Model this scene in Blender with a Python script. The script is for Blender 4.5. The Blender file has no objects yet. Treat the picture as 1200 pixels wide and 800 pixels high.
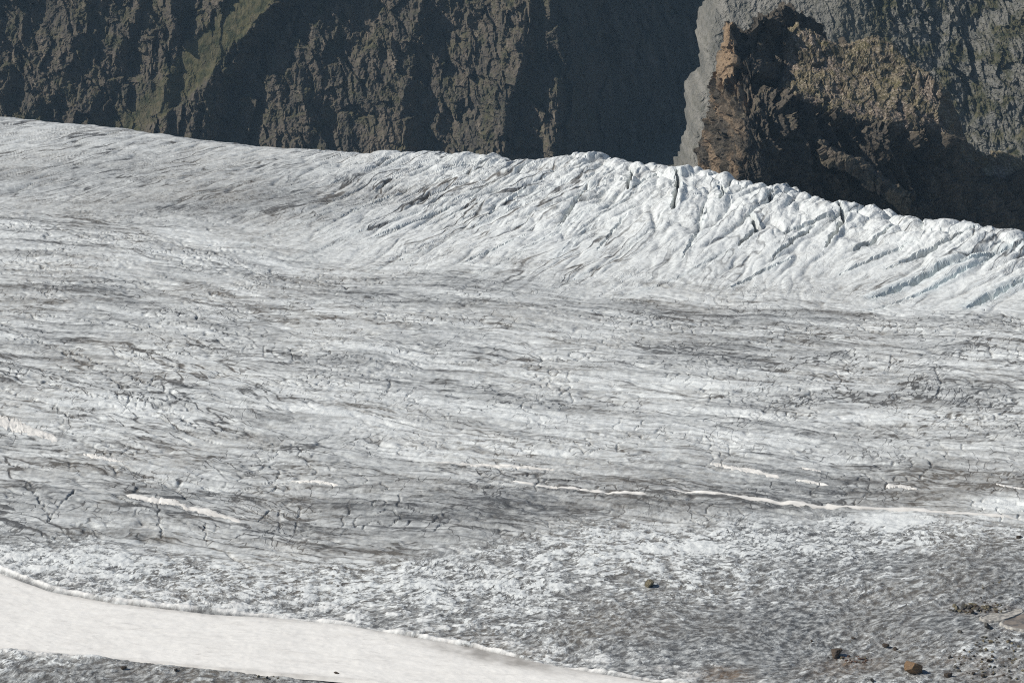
import bpy, bmesh, math, random
import numpy as np
from mathutils import Vector, Matrix

# ------------------------------------------------------------------ camera, world, sun, exposure
scn = bpy.context.scene
COL = scn.collection
CAM_H = 90.0
PITCH = math.radians(14.0)
FPX = 600.0 / math.tan(math.radians(10.0))          # focal length in photograph pixels (1200 wide)

cam = bpy.data.cameras.new("camera")
cam_ob = bpy.data.objects.new("camera", cam)
COL.objects.link(cam_ob)
cam_ob.location = (0, 0, CAM_H)
cam_ob.rotation_euler = (math.pi / 2 - PITCH, 0, 0)
cam.sensor_width = 36.0
cam.lens = 18.0 / math.tan(math.radians(10.0))
cam.clip_start = 1.0
cam.clip_end = 20000.0
scn.camera = cam_ob

SUN_EL = math.radians(41.0)
SUN_AZ = math.radians(-9.0)                          # the sun stands to the left, a little on this side
to_sun = Vector((-math.cos(SUN_EL) * math.cos(SUN_AZ), math.cos(SUN_EL) * math.sin(SUN_AZ), math.sin(SUN_EL)))

world = bpy.data.worlds.new("World")
scn.world = world
world.use_nodes = True
wn = world.node_tree.nodes
wl = world.node_tree.links
sky = wn.new("ShaderNodeTexSky")
sky.sky_type = 'NISHITA'
sky.sun_disc = False
sky.sun_elevation = SUN_EL
sky.sun_rotation = math.atan2(to_sun.x, to_sun.y)
sky.altitude = 2000
wl.new(sky.outputs[0], wn["Background"].inputs[0])
wn["Background"].inputs[1].default_value = 0.06

sun = bpy.data.lights.new("sun", 'SUN')
sun_ob = bpy.data.objects.new("sun", sun)
COL.objects.link(sun_ob)
sun.energy = 4.1
sun.angle = math.radians(0.53)
sun.color = (1.0, 0.955, 0.88)
sun_ob.rotation_euler = to_sun.to_track_quat('Z', 'Y').to_euler()
sun_ob.location = (-200, 100, 400)

scn.view_settings.view_transform = 'Standard'
scn.view_settings.look = 'None'
scn.view_settings.gamma = 1.0
scn.view_settings.exposure = 0.0
scn.view_settings.use_curve_mapping = False
scn.cycles.max_bounces = 5
scn.cycles.diffuse_bounces = 3
scn.cycles.volume_bounces = 0
scn.cycles.use_denoising = False
scn.cycles.pixel_filter_type = 'BLACKMAN_HARRIS'
scn.cycles.filter_width = 1.15

# ------------------------------------------------------------------ helpers: survey geometry
CP, SP = math.cos(PITCH), math.sin(PITCH)

def ray(px, py):
    px = np.asarray(px, float); py = np.asarray(py, float)
    dx = (px - 600.0) / FPX
    dv = (400.0 - py) / FPX
    return dx, CP + dv * SP, -SP + dv * CP

def at(px, py, Y):
    """world point at distance Y that was measured at photograph pixel (px, py)"""
    dx, dy, dz = ray(px, py)
    k = np.asarray(Y, float) / dy
    return dx * k, dy * k, CAM_H + dz * k

def ground(px, py, z=0.0):
    dx, dy, dz = ray(px, py)
    k = (z - CAM_H) / dz
    return dx * k, dy * k

def survey(x, y):
    """map coordinates of a point of the ice plain (inverse of ground at z=0)"""
    f = y * CP + CAM_H * SP
    up = y * SP - CAM_H * CP
    return 600.0 + FPX * x / f, 400.0 - FPX * up / f

# ------------------------------------------------------------------ helpers: noise
_ang = np.arange(32) * (2 * np.pi / 32)
_gx = np.cos(_ang).astype(np.float32); _gy = np.sin(_ang).astype(np.float32)

def _hash(ix, iy, seed):
    h = ix.astype(np.uint32) * np.uint32(374761393) + iy.astype(np.uint32) * np.uint32(668265263) + np.uint32((seed * 2246822519 + 977) & 0xffffffff)
    h = (h ^ (h >> np.uint32(13))) * np.uint32(1274126177)
    h = (h ^ (h >> np.uint32(15))) * np.uint32(2246822519)
    return h ^ (h >> np.uint32(16))

def pn(x, y, seed=0):
    x = np.asarray(x, np.float32); y = np.asarray(y, np.float32)
    x0 = np.floor(x); y0 = np.floor(y)
    fx = x - x0; fy = y - y0
    ix = x0.astype(np.int64); iy = y0.astype(np.int64)
    ux = fx * fx * fx * (fx * (fx * 6 - 15) + 10)
    uy = fy * fy * fy * (fy * (fy * 6 - 15) + 10)
    def g(ox, oy):
        k = _hash((ix + ox) & 0xffffffff, (iy + oy) & 0xffffffff, seed) & np.uint32(31)
        return _gx[k] * (fx - ox) + _gy[k] * (fy - oy)
    a = g(0, 0); b = g(1, 0); c = g(0, 1); d = g(1, 1)
    return ((a + ux * (b - a)) * (1 - uy) + (c + ux * (d - c)) * uy) * 1.5

def fbm(x, y, octv=4, seed=0, gain=0.5, lac=2.03):
    s = 0; a = 1.0; n = 0
    for i in range(octv):
        s = s + a * pn(x, y, seed + i * 17); n += a
        x = x * lac + 3.7; y = y * lac - 1.3; a *= gain
    return s / n

def ridged(x, y, octv=4, seed=0, gain=0.5):
    s = 0; a = 1.0; n = 0
    for i in range(octv):
        s = s + a * (1 - np.abs(pn(x, y, seed + i * 13)) * 1.6); n += a
        x = x * 2.07 + 1.7; y = y * 2.07 + 5.1; a *= gain
    return s / n

def ss(a, b, v):
    t = np.clip((v - a) / (b - a), 0, 1)
    return t * t * (3 - 2 * t)

def worley(x, y, seed=0):
    """distance to nearest and second nearest cell centre, and a random value of the cell"""
    x = np.asarray(x, np.float32); y = np.asarray(y, np.float32)
    ix = np.floor(x).astype(np.int64); iy = np.floor(y).astype(np.int64)
    f1 = np.full(x.shape, 9.0, np.float32); f2 = f1.copy(); cid = np.zeros(x.shape, np.float32)
    for oy in (-1, 0, 1):
        for ox in (-1, 0, 1):
            h = _hash((ix + ox) & 0xffffffff, (iy + oy) & 0xffffffff, seed)
            cx = ix + ox + (h & np.uint32(0xffff)) / 65535.0
            cy = iy + oy + (h >> np.uint32(16)) / 65535.0
            d = np.hypot(x - cx, y - cy).astype(np.float32)
            new = d < f1
            f2 = np.where(new, f1, np.minimum(f2, d))
            cid = np.where(new, (h >> np.uint32(8) & np.uint32(255)) / 255.0, cid)
            f1 = np.where(new, d, f1)
    return f1, f2, cid

def facets(x, y, seed=0, slope=1.0):
    """broken planes: every cell of a random mosaic is a plane with its own tilt and step"""
    x = np.asarray(x, np.float32); y = np.asarray(y, np.float32)
    ix = np.floor(x).astype(np.int64); iy = np.floor(y).astype(np.int64)
    f1 = np.full(x.shape, 9.0, np.float32); h_ = np.zeros(x.shape, np.float32)
    for oy in (-1, 0, 1):
        for ox in (-1, 0, 1):
            k = _hash((ix + ox) & 0xffffffff, (iy + oy) & 0xffffffff, seed)
            k2 = _hash((ix + ox) & 0xffffffff, (iy + oy) & 0xffffffff, seed + 500)
            dx = x - (ix + ox + (k & np.uint32(0xffff)) / 65535.0); dy = y - (iy + oy + (k >> np.uint32(16)) / 65535.0)
            d = np.hypot(dx, dy).astype(np.float32)
            tx = (k2 & np.uint32(255)) / 127.5 - 1; ty = (k2 >> np.uint32(8) & np.uint32(255)) / 127.5 - 1; st = (k2 >> np.uint32(16) & np.uint32(255)) / 255.0 - .5
            h_ = np.where(d < f1, slope * (tx * dx + .6 * ty * dy) + .45 * st, h_)
            f1 = np.minimum(f1, d)
    return h_

def poly_dist(x, y, pts):
    """distance to a polyline and the share of its length at the nearest point"""
    best = np.full(x.shape, 1e9, np.float32); tt = np.zeros(x.shape, np.float32); side = np.zeros(x.shape, np.float32)
    seg = [math.hypot(pts[i + 1][0] - pts[i][0], pts[i + 1][1] - pts[i][1]) for i in range(len(pts) - 1)]
    L = sum(seg); acc = 0
    for i in range(len(pts) - 1):
        ax, ay = pts[i]; bx, by = pts[i + 1]
        dx, dy = bx - ax, by - ay
        t = np.clip(((x - ax) * dx + (y - ay) * dy) / (dx * dx + dy * dy + 1e-9), 0, 1)
        ex = x - ax - t * dx; ey = y - ay - t * dy
        d = np.hypot(ex, ey)
        m = d < best
        best = np.where(m, d, best)
        tt = np.where(m, (acc + t * seg[i]) / L, tt)
        side = np.where(m, np.sign(dx * ey - dy * ex), side)
        acc += seg[i]
    return best, tt, side

# ------------------------------------------------------------------ helpers: meshes and objects
def mesh_from_grid(name, X, Y, Z, attrs=None, smooth=True):
    nr, nc = X.shape
    n = nr * nc
    co = np.empty((n, 3), np.float32)
    co[:, 0] = X.ravel(); co[:, 1] = Y.ravel(); co[:, 2] = Z.ravel()
    idx = np.arange(n, dtype=np.int32).reshape(nr, nc)
    q = np.stack([idx[:-1, :-1], idx[:-1, 1:], idx[1:, 1:], idx[1:, :-1]], -1).reshape(-1)
    nf = (nr - 1) * (nc - 1)
    me = bpy.data.meshes.new(name)
    me.vertices.add(n); me.vertices.foreach_set("co", co.ravel())
    me.loops.add(nf * 4); me.loops.foreach_set("vertex_index", q)
    me.polygons.add(nf)
    me.polygons.foreach_set("loop_start", np.arange(0, nf * 4, 4, dtype=np.int32))
    me.polygons.foreach_set("use_smooth", np.full(nf, smooth, dtype=bool))
    me.update(calc_edges=True)
    for k, v in (attrs or {}).items():
        a = me.attributes.new(k, 'FLOAT', 'POINT')
        a.data.foreach_set("value", np.ascontiguousarray(v, np.float32).ravel())
    return me

def link(name, me, mat=None, parent=None):
    o = bpy.data.objects.new(name, me)
    COL.objects.link(o)
    if mat is not None and me is not None and not me.materials:
        me.materials.append(mat)
    if parent is not None:
        o.parent = parent
    return o

def tag(o, label=None, cat=None, group=None, kind=None):
    if label: o["label"] = label
    if cat: o["category"] = cat
    if group: o["group"] = group
    if kind: o["kind"] = kind
    return o

# ------------------------------------------------------------------ helpers: materials
class NT:
    def __init__(self, name):
        self.m = bpy.data.materials.new(name)
        self.m.use_nodes = True
        self.t = self.m.node_tree
        self.b = self.t.nodes["Principled BSDF"]
        self.b.inputs["Roughness"].default_value = 0.85
        self.b.inputs["Specular IOR Level"].default_value = 0.2
        self.geo = self.t.nodes.new("ShaderNodeTexCoord").outputs["Object"]
    def lk(self, a, b): self.t.links.new(a, b)
    def attr(self, n):
        a = self.t.nodes.new("ShaderNodeAttribute"); a.attribute_name = n
        return a.outputs["Fac"]
    def mapping(self, scale, rot=(0, 0, 0)):
        a = self.t.nodes.new("ShaderNodeMapping")
        a.inputs["Scale"].default_value = scale
        a.inputs["Rotation"].default_value = rot
        self.lk(self.geo, a.inputs[0]); return a.outputs[0]
    def noise(self, scale, detail=4, rough=0.55, vec=None, dist=0.0):
        a = self.t.nodes.new("ShaderNodeTexNoise")
        a.inputs["Scale"].default_value = scale; a.inputs["Detail"].default_value = detail
        a.inputs["Roughness"].default_value = rough; a.inputs["Distortion"].default_value = dist
        self.lk(vec if vec is not None else self.geo, a.inputs["Vector"]); return a.outputs["Fac"]
    def rng(self, v, a, b, c=0.0, d=1.0):
        n = self.t.nodes.new("ShaderNodeMapRange")
        n.inputs[1].default_value = a; n.inputs[2].default_value = b
        n.inputs[3].default_value = c; n.inputs[4].default_value = d
        self.lk(v, n.inputs[0]); return n.outputs[0]
    def math(self, op, a, b):
        n = self.t.nodes.new("ShaderNodeMath"); n.operation = op
        for i, v in enumerate((a, b)):
            if isinstance(v, (int, float)): n.inputs[i].default_value = v
            else: self.lk(v, n.inputs[i])
        return n.outputs[0]
    def mix(self, f, a, b):
        n = self.t.nodes.new("ShaderNodeMix"); n.data_type = 'RGBA'
        if isinstance(f, (int, float)): n.inputs[0].default_value = f
        else: self.lk(f, n.inputs[0])
        for i, v in ((6, a), (7, b)):
            if isinstance(v, tuple): n.inputs[i].default_value = (*v, 1)
            else: self.lk(v, n.inputs[i])
        return n.outputs[2]
    def bump(self, h, strength, dist):
        n = self.t.nodes.new("ShaderNodeBump")
        n.inputs["Strength"].default_value = strength; n.inputs["Distance"].default_value = dist
        self.lk(h, n.inputs["Height"]); self.lk(n.outputs[0], self.b.inputs["Normal"])
    def color(self, c): self.lk(c, self.b.inputs["Base Color"])

def mat_ice():
    m = NT("glacier_ice")
    dirt = m.attr("dirt"); snow = m.attr("snow"); rust = m.attr("rust"); blue = m.attr("blue")  # dirt also carries painted shade: cupped hollows and the lip's shadow line
    # a gentle wander shared by all crack families
    wn_ = m.t.nodes.new("ShaderNodeTexNoise"); wn_.inputs["Scale"].default_value = 0.065; wn_.inputs["Detail"].default_value = 2.5
    m.lk(m.geo, wn_.inputs["Vector"])
    off = m.t.nodes.new("ShaderNodeVectorMath"); off.operation = 'SUBTRACT'; m.lk(wn_.outputs["Color"], off.inputs[0]); off.inputs[1].default_value = (.5, .5, .5)
    sc = m.t.nodes.new("ShaderNodeVectorMath"); sc.operation = 'MULTIPLY'; m.lk(off.outputs[0], sc.inputs[0]); sc.inputs[1].default_value = (8.5, 8.5, 0)
    add = m.t.nodes.new("ShaderNodeVectorMath"); add.operation = 'ADD'; m.lk(m.geo, add.inputs[0]); m.lk(sc.outputs[0], add.inputs[1])
    flat_ = m.t.nodes.new("ShaderNodeVectorMath"); flat_.operation = 'MULTIPLY'; m.lk(add.outputs[0], flat_.inputs[0]); flat_.inputs[1].default_value = (1, 1, 0)
    P = flat_.outputs[0]
    def frame(ang, along, across, shift=0.0):
        n = m.t.nodes.new("ShaderNodeMapping"); n.vector_type = 'TEXTURE'
        n.inputs["Rotation"].default_value = (0, 0, math.radians(ang)); n.inputs["Scale"].default_value = (along, across, 1)
        n.inputs["Location"].default_value = (shift * 13.7, shift * 7.1, 0)
        m.lk(P, n.inputs[0]); return n.outputs[0]
    def veins(ang, along, across, w, shift, pres=(.46, .56), detail=2.0):
        n = m.noise(1.0, detail, 0.5, frame(ang, along, across, shift))
        ln = m.rng(m.math('ABSOLUTE', m.math('SUBTRACT', n, 0.5), 0), w * .25, w, 1.0, 0.0)
        pr = m.rng(m.noise(1.0, 1.0, 0.5, frame(ang, along * 2.2, across * 3.1, shift + 5)), pres[0], pres[1])
        return m.math('MULTIPLY', ln, pr)
    def total(terms):
        out = None
        for v, k in terms:
            q = m.math('MULTIPLY', v, k)
            out = q if out is None else m.math('ADD', out, q)
        return out
    a47, a60, a72 = m.attr("dir_low"), m.attr("dir_mid"), m.attr("dir_steep")
    zc, zl, zr, ze = m.attr("strata"), m.attr("left_joints"), m.attr("right_joints"), m.attr("cupped")
    lines = total([
        (m.math('MULTIPLY', veins(46, 20, 2.4, .024, 1, (.43, .53), 1.2), a47), .75), (m.math('MULTIPLY', veins(40, 4, .9, .035, 2), a47), .34),
        (m.math('MULTIPLY', veins(61, 22, 2.6, .028, 3, (.42, .52), 1.3), a60), .85), (m.math('MULTIPLY', veins(56, 4, .9, .04, 4), a60), .36),
        (m.math('MULTIPLY', veins(69, 18, 2.8, .024, 6, (.46, .56), 1.4), a72), .48), (m.math('MULTIPLY', veins(63, 3.5, .9, .04, 7), a72), .24),
        (m.math('MULTIPLY', veins(-23, 22, 2.6, .022, 8, (.46, .55), 1.5), zc), .44), (m.math('MULTIPLY', veins(-12, 8, 1.1, .035, 9, (.47, .57), 1.6), zc), .32),
        (m.math('MULTIPLY', veins(24, 6, 4.0, .011, 10, (.48, .56), 2.5), zc), .44),
        (m.math('MULTIPLY', veins(75, 5, 3.4, .011, 17, (.50, .57), 2), zc), .38),
        (m.math('MULTIPLY', veins(-50, 18, 2.8, .022, 11, (.45, .54), 1.3), zl), .60),
        (m.math('MULTIPLY', veins(42, 7, 2.0, .024, 12, (.45, .55)), zr), .60),
        (m.math('MULTIPLY', veins(40, 1.9, 1.0, .05, 14, (.42, .54), 3), ze), .55), (m.math('MULTIPLY', veins(-15, 1.9, 1.0, .05, 15, (.44, .56), 3), ze), .40),
    ])
    g1 = m.noise(1.0, 6, 0.72, frame(-18, 1.2, .72, 20))
    g2 = m.noise(1.0, 5, 0.75, frame(35, .72, .62, 21))
    g4 = m.noise(1.0, 6, 0.75, frame(38, 1.05, .75, 23))
    g3 = m.noise(0.9, 4, 0.7, m.mapping((0.35, 0.35, 0.35)))
    n2 = m.noise(0.05, 3, 0.5)
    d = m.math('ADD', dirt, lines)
    d = m.math('ADD', d, m.math('MULTIPLY', m.rng(g1, 0.3, 0.7, -0.24, 0.24), m.math('ADD', 0.35, m.math('MULTIPLY', zc, .65))))
    d = m.math('ADD', d, m.math('MULTIPLY', m.rng(g2, 0.3, 0.7, -0.5, 0.5), m.math('ADD', m.math('ADD', 0.36, m.math('MULTIPLY', ze, .75)), m.math('MULTIPLY', m.math('ADD', a60, m.math('ADD', a72, a47)), .22))))
    # the dirty and self-shaded grey has edges: cupped ice shows clean knobs between grey hollows
    crisp = m.rng(d, 0.36, 0.58)
    d = m.math('ADD', m.math('MULTIPLY', d, m.math('SUBTRACT', 1.0, m.math('MULTIPLY', ze, .8))), m.math('MULTIPLY', m.math('MULTIPLY', crisp, m.rng(g4, 0.37, 0.63, .12, 1.25)), m.math('MULTIPLY', ze, .8)))
    d = m.math('MAXIMUM', m.math('MINIMUM', d, 1.0), 0.0)
    ice = m.mix(blue, (0.82, 0.845, 0.83), (0.60, 0.73, 0.77))
    grime_shade = m.mix(m.rng(n2, 0.4, 0.62), (0.115, 0.118, 0.120), (0.150, 0.138, 0.122))
    c = m.mix(d, ice, grime_shade)
    c = m.mix(m.rng(g3, 0.52, 0.75, 0.0, 0.16), c, (0.34, 0.30, 0.25))
    c = m.mix(snow, c, (0.88, 0.865, 0.83))
    c = m.mix(rust, c, (0.20, 0.125, 0.065))
    m.color(c)
    m.b.inputs["Roughness"].default_value = 0.75
    h = m.math('ADD', m.math('MULTIPLY', d, -.6), m.math('ADD', m.math('MULTIPLY', g2, .7), m.math('MULTIPLY', g1, .4)))
    m.bump(h, 0.55, 0.35)
    return m.m

def mat_snow(name, tint=(0.935, 0.915, 0.865)):
    m = NT(name)
    n1 = m.noise(0.9, 5, 0.6, m.mapping((0.35, 1.0, 1.0)))
    n2 = m.noise(2.2, 5, 0.75, m.mapping((0.35, 1.0, 1.0)))
    c = m.mix(m.rng(n1, 0.45, 0.75, 0, 0.30), tint, (0.72, 0.69, 0.64))
    c = m.mix(m.rng(n2, 0.58, 0.70, 0, 0.42), c, (0.45, 0.43, 0.40))
    c = m.mix(m.attr("dirt"), c, (0.30, 0.28, 0.255))  # on the snowfield: wet snow grey with the lip's shadow painted in
    m.color(c)
    m.bump(m.math('ADD', n1, m.math('MULTIPLY', n2, 0.3)), 0.45, 0.12)
    return m.m

def mat_cliff(name, rock_a, rock_b, pale, s=1.0):
    m = NT(name)
    g = m.attr("grass"); t = m.attr("tone")
    n1 = m.noise(0.11 * s, 6, 0.65, m.mapping((1.0, 0.6, 0.35)))
    n2 = m.noise(0.55 * s, 5, 0.7, m.mapping((1.0, 0.7, 0.45)))
    n3 = m.noise(0.30 * s, 5, 0.6)
    c = m.mix(m.rng(n1, 0.38, 0.62), rock_a, rock_b)
    c = m.mix(m.rng(n2, 0.55, 0.72, 0, 0.75), c, pale)
    c = m.mix(m.rng(n2, 0.28, 0.44, 0.6, 0.0), c, (0.035, 0.036, 0.037))
    c = m.mix(t, c, pale)
    veg = m.mix(m.rng(n3, 0.40, 0.62), (0.125, 0.112, 0.055), (0.050, 0.055, 0.028))
    gg = m.math('MINIMUM', m.math('MAXIMUM', m.math('ADD', g, m.rng(n3, 0.35, 0.65, -0.25, 0.25)), 0.0), 1.0)
    c = m.mix(gg, c, veg)
    m.color(c)
    m.bump(m.math('ADD', n2, m.math('MULTIPLY', n1, 0.5)), 0.9, 1.6)
    return m.m

def mat_crag():
    m = NT("crag_rock")
    g = m.attr("grass"); r = m.attr("tone")
    n1 = m.noise(0.22, 6, 0.65)
    n2 = m.noise(1.1, 5, 0.75)
    n3 = m.noise(1.9, 6, 0.8)
    n5 = m.noise(0.30, 6, 0.75)
    n4 = m.noise(0.16, 4, 0.6)
    c = m.mix(m.rng(n1, 0.36, 0.64), (0.075, 0.068, 0.058), (0.135, 0.113, 0.085))
    c = m.mix(m.rng(n2, 0.53, 0.7, 0, 0.8), c, (0.26, 0.225, 0.175))
    c = m.mix(m.rng(n2, 0.28, 0.42, 0.8, 0.0), c, (0.03, 0.028, 0.026))
    scree = m.mix(m.rng(n4, 0.42, 0.58), (0.29, 0.225, 0.175), (0.27, 0.225, 0.13))
    scree = m.mix(m.rng(n3, 0.52, 0.60, 0, 0.9), scree, (0.56, 0.48, 0.39))
    scree = m.mix(m.rng(n3, 0.40, 0.49, 0.9, 0.0), scree, (0.055, 0.048, 0.030))
    scree = m.mix(m.rng(n5, 0.53, 0.62, 0, 0.85), scree, (0.085, 0.076, 0.040))
    scree = m.mix(m.rng(n1, 0.57, 0.68, 0, 0.6), scree, (0.15, 0.135, 0.05))
    c = m.mix(g, c, scree)
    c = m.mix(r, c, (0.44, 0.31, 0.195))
    m.color(c)
    m.bump(m.math('ADD', n2, m.math('MULTIPLY', n3, 0.4)), 0.9, 0.7)
    return m.m

def mat_stone(name, a, b, moss):
    m = NT(name)
    n1 = m.noise(2.2, 5, 0.7); n2 = m.noise(5.0, 5, 0.75)
    c = m.mix(m.rng(n1, 0.38, 0.62), a, b)
    c = m.mix(m.rng(n2, 0.52, 0.70, 0, 0.7), c, moss)
    m.color(c)
    m.bump(n2, 1.0, 0.3)
    return m.m

ICE = mat_ice()
SNOW = mat_snow("old_snow")
CLIFF = mat_cliff("cliff_rock", (0.078, 0.070, 0.060), (0.140, 0.116, 0.090), (0.27, 0.225, 0.175))
SCREE = mat_cliff("scree_rock", (0.185, 0.182, 0.165), (0.255, 0.243, 0.212), (0.38, 0.36, 0.32), 1.7)
CRAG = mat_crag()
ST_TAN = mat_stone("tan_stone", (0.29, 0.185, 0.10), (0.20, 0.135, 0.09), (0.36, 0.26, 0.165))
ST_DARK = mat_stone("dark_stone", (0.085, 0.070, 0.058), (0.14, 0.105, 0.075), (0.20, 0.14, 0.09))
ST_OLIVE = mat_stone("olive_stone", (0.32, 0.275, 0.18), (0.20, 0.175, 0.12), (0.44, 0.385, 0.27))
ST_RED = mat_stone("red_stone", (0.25, 0.135, 0.090), (0.17, 0.11, 0.08), (0.34, 0.22, 0.15))
ST_GREY = mat_stone("grey_stone", (0.12, 0.115, 0.105), (0.17, 0.155, 0.13), (0.26, 0.24, 0.20))

# ------------------------------------------------------------------ the glacier: one height function of the place
CREST = [(-700, 90), (-300, 112), (-150, 124), (0, 138), (100, 148), (200, 160), (300, 172), (400, 176), (500, 177), (600, 183), (640, 185), (680, 181),
         (720, 185), (750, 192), (790, 197), (820, 199), (850, 205), (905, 219), (940, 221), (970, 232), (1010, 239), (1050, 249),
         (1080, 258), (1110, 263), (1150, 268), (1200, 275), (1350, 296), (1800, 340)]
TROUGH = [(-700, 190), (-150, 215), (0, 235), (200, 258), (400, 310), (550, 330), (700, 345), (850, 354), (1000, 360), (1200, 372), (1350, 385), (1800, 420)]
ZC = [(-700, 0), (0, 0), (300, 1.5), (550, 4.5), (800, 7.0), (1000, 6.0), (1200, 5.0), (1350, 4.0), (1800, 3.0)]
cpx = np.array([c[0] for c in CREST], float); cpy = np.array([c[1] for c in CREST], float)
czc = np.interp(cpx, [c[0] for c in ZC], [c[1] for c in ZC])
cX, cY = ground(cpx, cpy + 2.0, czc)
tX, tY = ground([c[0] for c in TROUGH], [c[1] for c in TROUGH])
EDGE_UP = [(-500, 380), (-200, 560), (-100, 615), (0, 668), (60, 690), (140, 705), (250, 716), (340, 722), (400, 728), (480, 742), (560, 757), (640, 775), (720, 789), (800, 801), (900, 818), (1050, 860)]
EDGE_LO = [(-500, 690), (-200, 735), (-100, 746), (0, 758), (60, 764), (150, 771), (250, 780), (400, 793), (470, 800), (560, 813), (700, 836), (1050, 900)]
BLOBS = [  # (px, py, rx, ry, dirt)
    (330, 600, 300, 32, .13), (620, 600, 160, 26, .22), (700, 585, 300, 20, .14), (1050, 570, 260, 34, .30), (1000, 765, 330, 38, .46), (840, 705, 190, 34, .20),
    (1160, 690, 110, 40, .34), (60, 330, 170, 30, .20), (420, 335, 330, 22, .16), (870, 400, 170, 40, .22), (330, 240, 260, 18, .16), (40, 580, 140, 30, .10),
    (700, 370, 220, 16, .16), (900, 470, 160, 14, .18), (90, 410, 120, 40, .18), (1120, 455, 90, 24, .18), (60, 200, 200, 20, .14), (270, 240, 190, 24, .20), (130, 205, 160, 18, .10), (20, 260, 120, 12, .10), (480, 630, 120, 22, .2),
    (690, 700, 60, 24, .22), (1010, 655, 190, 13, .20), (900, 722, 260, 16, .16), (1150, 655, 120, 16, .22), (1090, 730, 160, 16, .14), (1180, 790, 60, 14, .2), (960, 690, 120, 10, .2), (1120, 680, 140, 10, .2), (830, 735, 120, 12, .16), (760, 745, 110, 22, .2), (200, 790, 350, 18, .5),
    (560, 690, 240, 36, -.16), (1176, 595, 32, 11, -.95), (1045, 606, 46, 11, -.75), (1140, 762, 34, 16, -.40), (110, 660, 130, 18, -.34), (300, 480, 330, 30, -.12),
    (760, 520, 330, 18, -.2), (950, 640, 220, 20, -.16), (760, 640, 130, 26, -.16), (250, 310, 220, 12, -.1), (60, 280, 120, 18, -.1), (1080, 525, 200, 12, -.10)]
CREVASSES = [  # photograph points, half width in m, depth in m
    ([(793, 200), (795, 222), (788, 248)], .75, 5.0), ([(846, 213), (851, 224), (843, 238)], .55, 3.5), ([(741, 200), (736, 222)], .5, 3.2),
    ([(982, 238), (991, 256), (984, 266), (966, 288)], .6, 3.0), ([(878, 250), (886, 268), (866, 286)], .5, 2.4), ([(906, 222), (900, 232)], .4, 2.0),
    ([(1022, 344), (1060, 328), (1112, 306), (1210, 286)], .8, 2.6), ([(1135, 352), (1205, 320)], .7, 2.2), ([(1040, 311), (1102, 285), (1152, 268)], .6, 2.2),
    ([(1000, 292), (1052, 262)], .5, 2.0), ([(920, 270), (1000, 245)], .35, 1.2), ([(690, 215), (655, 262)], .3, 1.3), ([(640, 205), (560, 255)], .3, 1.1),
    ([(830, 246), (800, 300)], .3, 1.0), ([(735, 250), (700, 290)], .3, 1.0), ([(615, 272), (545, 302)], .3, 1.0), ([(930, 300), (850, 335)], .3, 1.1),
    ([(1085, 335), (1010, 362)], .3, 1.0), ([(560, 225), (430, 275)], .3, 1.0), ([(480, 215), (400, 250)], .25, .9), ([(1160, 300), (1075, 340)], .4, 1.3),
    ([(1070, 280), (985, 316)], .4, 1.3), ([(955, 262), (905, 300)], .3, 1.0), ([(610, 198), (520, 232), (420, 268), (330, 300)], .26, .9), ([(680, 205), (600, 240), (500, 285), (440, 308)], .28, .9),
    ([(560, 195), (450, 225), (340, 262), (280, 285)], .24, .8), ([(470, 192), (370, 218), (260, 250)], .22, .7), ([(700, 240), (640, 275), (560, 318)], .28, .9),
    ([(770, 262), (720, 300), (650, 335)], .28, .9), ([(400, 190), (300, 212), (200, 238)], .2, .6), ([(860, 290), (800, 318), (730, 345)], .28, .9), ([(750, 215), (690, 262), (650, 300)], .26, .9)]
CRACKS = [  # thin melt cracks and streams lower on the ice
    [(0, 372), (30, 388), (75, 410), (120, 437), (150, 458), (205, 486), (232, 502)], [(60, 400), (110, 420), (150, 440), (215, 468)],
    [(0, 455), (60, 475), (90, 490)], [(40, 445), (110, 465), (165, 470)], [(872, 414), (905, 417), (940, 421)], [(700, 368), (760, 378), (820, 384)],
    [(1058, 486), (1110, 486), (1170, 488)], [(1130, 496), (1200, 500)], [(1060, 450), (1100, 456), (1150, 462), (1200, 474)], [(1045, 415), (1043, 432)],
    [(1095, 430), (1103, 448), (1098, 465)], [(185, 575), (186, 596), (190, 628)], [(88, 572), (70, 590), (56, 612)],
    [(318, 590), (302, 608)], [(327, 592), (328, 615)], [(352, 588), (346, 618)], [(240, 610), (243, 634)], [(30, 560), (45, 585), (60, 607)],
    [(410, 420), (470, 428), (560, 424)], [(0, 358), (80, 366), (170, 384)]]

def px_poly(pts):
    X, Y = ground([p[0] for p in pts], [p[1] for p in pts])
    return list(zip(X, Y))
CREV_W = []
for pts, w, dep in CREVASSES:
    q = []
    for p in pts:
        zc_ = np.interp(p[0], [c[0] for c in ZC], [c[1] for c in ZC])
        cr = np.interp(p[0], cpx, cpy); tr = np.interp(p[0], [c[0] for c in TROUGH], [c[1] for c in TROUGH])
        s_ = np.clip((tr - p[1]) / (tr - cr), 0, 1)
        gx, gy = ground(p[0], p[1], zc_ * s_)
        q.append((float(gx), float(gy)))
    CREV_W.append((q, w, dep))
CRACK_W = [px_poly(p) for p in CRACKS]

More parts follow.
